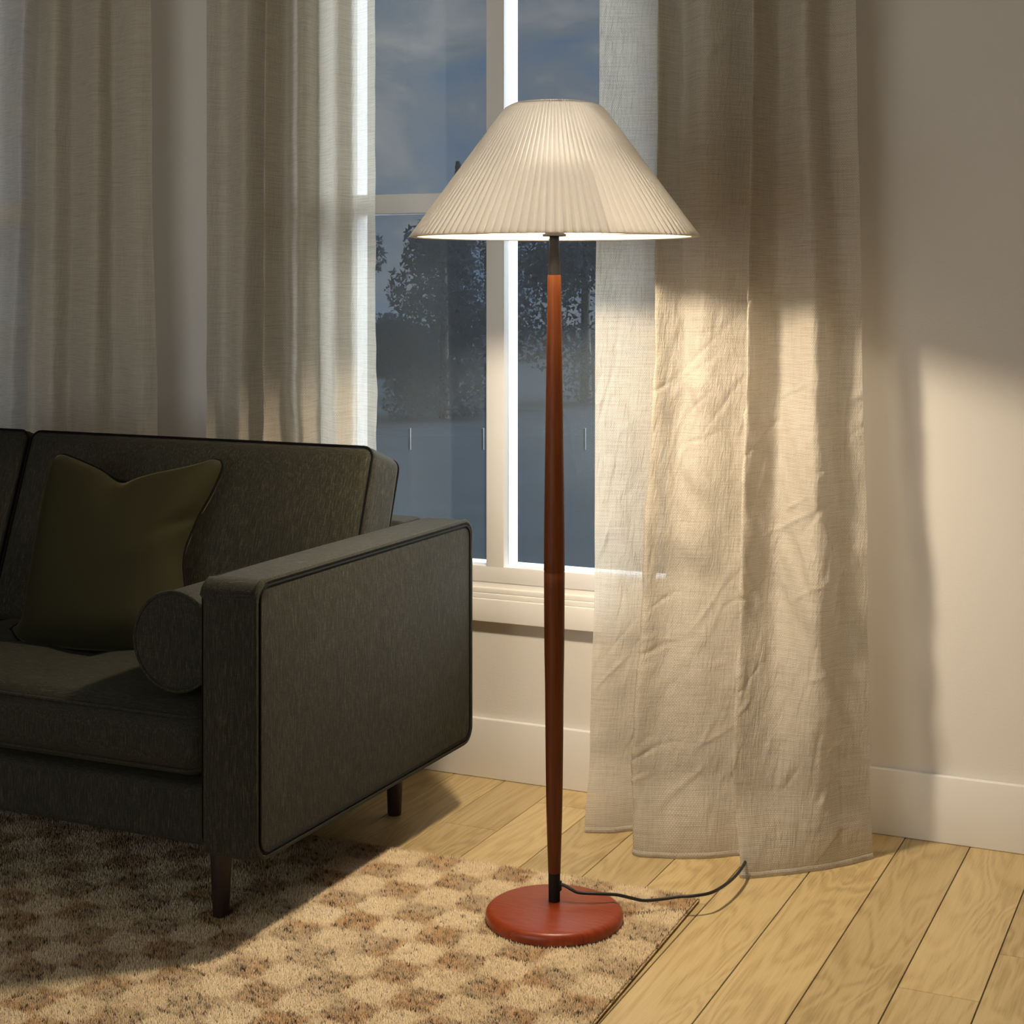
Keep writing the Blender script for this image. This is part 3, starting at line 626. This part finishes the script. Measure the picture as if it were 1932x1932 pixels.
# ------------------------------------------------------------------ floor lamp
def lamp():
    bx, by = -1.153, 2.667; qx, qy = -1.165, 2.695; zp = lambda y: EYE - (y - HZ) * .0009594
    root = empty('floor_lamp', (bx, by, .008), 'tall wooden floor lamp with pleated cream shade and round red base on the rug', 'lamp')
    R = .1235
    MB().lathe([(.0005, .0095), (R - .006, .0095), (R - .001, .0125), (R, .019), (R - .001, .026), (R - .005, .0305), (R - .011, .0325), (.0005, .033)], 128, (bx, by, 0)).build('base', WOODB, root)
    MB().lathe([(.0005, .030), (.0104, .030), (.0108, zp(1646)), (.0005, zp(1646))], 40, (qx, qy, 0)).build('sleeve', BLACK, root)
    pr = [(.0005, zp(1646)), (.0112, zp(1646) + .0002)] + [(p[0], p[1]) for p in spline([(.0113, zp(1644)), (.0150, zp(1500)), (.0169, zp(1300)), (.0181, zp(1220)), (.0189, zp(1080))], 24)]
    pr += [(.0183, zp(1078.5)), (.0183, zp(1077.5))] + [(p[0], p[1]) for p in spline([(.0190, zp(1076)), (.0182, zp(960)), (.0168, zp(850)), (.0146, zp(690)), (.0121, zp(522))], 24)] + [(.0118, zp(519)), (.0005, zp(518.5))]
    MB().lathe(pr, 56, (qx, qy, 0)).build('pole', WOODP, root)
    MB().lathe([(.0005, zp(519)), (.0112, zp(518.5)), (.0087, zp(447)), (.0085, 1.244), (.0005, 1.244)], 40, (qx, qy, 0)).build('neck', BLACK, root)
    hd = MB().lathe([(.0005, 1.2355), (.0205, 1.2355), (.0212, 1.2362), (.0212, 1.2413), (.0205, 1.242), (.0005, 1.242)], 48, (qx, qy, 0)); hd.build('bulb_holder', BLACK, root)
    hp = MB()
    for sx in (-1, 1): hp.tube(spline([(qx + sx * .012, qy, 1.241), (qx + sx * .050, qy, 1.29), (qx + sx * .058, qy, 1.36), (qx + sx * .046, qy, 1.43), (qx, qy, 1.449)], 24), .0014, 6)
    hp.build('harp', m_plain('pale_wire', (.5, .45, .38, 1), .5), root)
    # pleated shade
    n = 108; rb, rt, zb, zt = .2635, .0845, 1.234, 1.4755; v = []; f = []
    prof = [(0, 0), (.01, 0), (.2, 0), (.4, 0), (.6, 0), (.8, 0), (.93, 0), (.965, 0), (.985, 0), (1.0, 0)]
    K = 4; M = n * K
    for i in range(M):
        a = 2 * math.pi * i / M; k = i % K; d = (0.0, .55, 1.0, .80)[k]
        for q, _ in prof:
            r = rb + (rt - rb) * q; z = zb + (zt - zb) * q
            dep = .0080 * (1 - q) + .0036 * q
            if q > .95: r -= .010 * ((q - .95) / .05) ** 2; z -= .0
            aa = a - (0.0 if k else 0.35) * 2 * math.pi / M * 0
            v.append((qx + (r - d * dep) * math.cos(aa), qy + (r - d * dep) * math.sin(aa), z))
    m = len(prof)
    for i in range(M):
        j = (i + 1) % M
        for k in range(m - 1): f.append((i * m + k, j * m + k, j * m + k + 1, i * m + k + 1))
    sh = mesh_obj('lamp_shade', v, f, m_shade('cream_pleated_fabric', (.84, .815, .77, 1), .48, .34, .60), root, smooth=False)
    ln = MB().lathe([(rb - .0150, zb + .001), (rb - .0150 + (rt + .004 - rb) * .5, (zb + zt) / 2), (rt - .013, zt - .004)], 96, (qx, qy, 0)).build('liner', m_shade('white_shade_liner', (.88, .87, .86, 1), .62, .30, .60), sh)
    MB().lathe([(rb - .0155, zb + .001), (rb - .012, zb - .0005), (rb - .0025, zb + .0002)], 108, (qx, qy, 0)).build('hem', m_shade('cream_shade_hem', (.60, .53, .42, 1), .10), sh)
    ring = MB().tube([(qx + (rt - .012) * math.cos(t), qy + (rt - .012) * math.sin(t), zt - .004) for t in np.linspace(0, 2 * math.pi, 49)[:-1]], .0022, 8, True)
    ring.build('top_ring', BLACK, sh)
    sp = MB()
    for t in (2.02, 2.02 + 2.094, 2.02 + 4.189):
        sp.tube([(qx + .018 * math.cos(t), qy + .018 * math.sin(t), 1.2405), (qx + .10 * math.cos(t), qy + .10 * math.sin(t), 1.2385), (qx + (rb - .016) * math.cos(t), qy + (rb - .016) * math.sin(t), 1.2365)], .0013, 6)
    sp.build('spider', m_plain('pale_wire', (.5, .45, .38, 1), .5), sh)
    em = Mat('lit_bulb', .5); e = em.N('Emission'); e.inputs['Color'].default_value = (1, .825, .605, 1); e.inputs['Strength'].default_value = BULB; em.L(e.outputs[0], em.o.inputs[0])
    zc, rc, al = 1.397, .080, .70                                # reflector bulb held under the shade's top, its frosted face towards the floor
    MB().lathe([(max(.0005, rc * math.sin(t)), zc - rc * math.cos(t)) for t in np.linspace(0, al, 9)], 40, (qx, qy, 0)).build('bulb', em.m, root)
    MB().lathe([(rc * math.sin(al) + .0006, zc - rc * math.cos(al) - .001), (rc * math.sin(al) + .001, zc - rc * math.cos(al) + .003), (.034, zc - .030), (.017, zc - .004), (.014, zc + .030), (.0005, zc + .032)], 40, (qx, qy, 0)).build('bulb_reflector', m_plain('frosted_bulb_body', (.8, .79, .76, 1), .4, Emission_Color=(1, .87, .70, 1), Emission_Strength=BULB * .105), root)
    pts = [(1052, 1668, .064), (1064, 1670, .063), (1078, 1678, .057), (1092, 1684, .052), (1125, 1686, .050), (1162, 1688, .046), (1190, 1694, .038), (1214, 1699, .032), (1245, 1697, .031), (1280, 1692, .034), (1310, 1690, .036), (1342, 1684, .036), (1370, 1668, .034), (1390, 1650, .032), (1403, 1632, .030), (1415, 1608, .024), (1430, 1590, .012)]
    W3 = spline([at_z(*p) for p in pts] + [(-.87, 3.32, .006), (-.84, 3.385, .006)], 120)
    MB().tube([tuple(p) for p in W3], .0030, 10).build('power_cord', CORD, root)
    g_ = at_z(1055, 1668, .064); MB().box(g_[0] - .005, g_[0] + .004, g_[1] - .005, g_[1] + .004, .052, .070, .0015).build('cord_grommet', BLACK, root)
lamp()
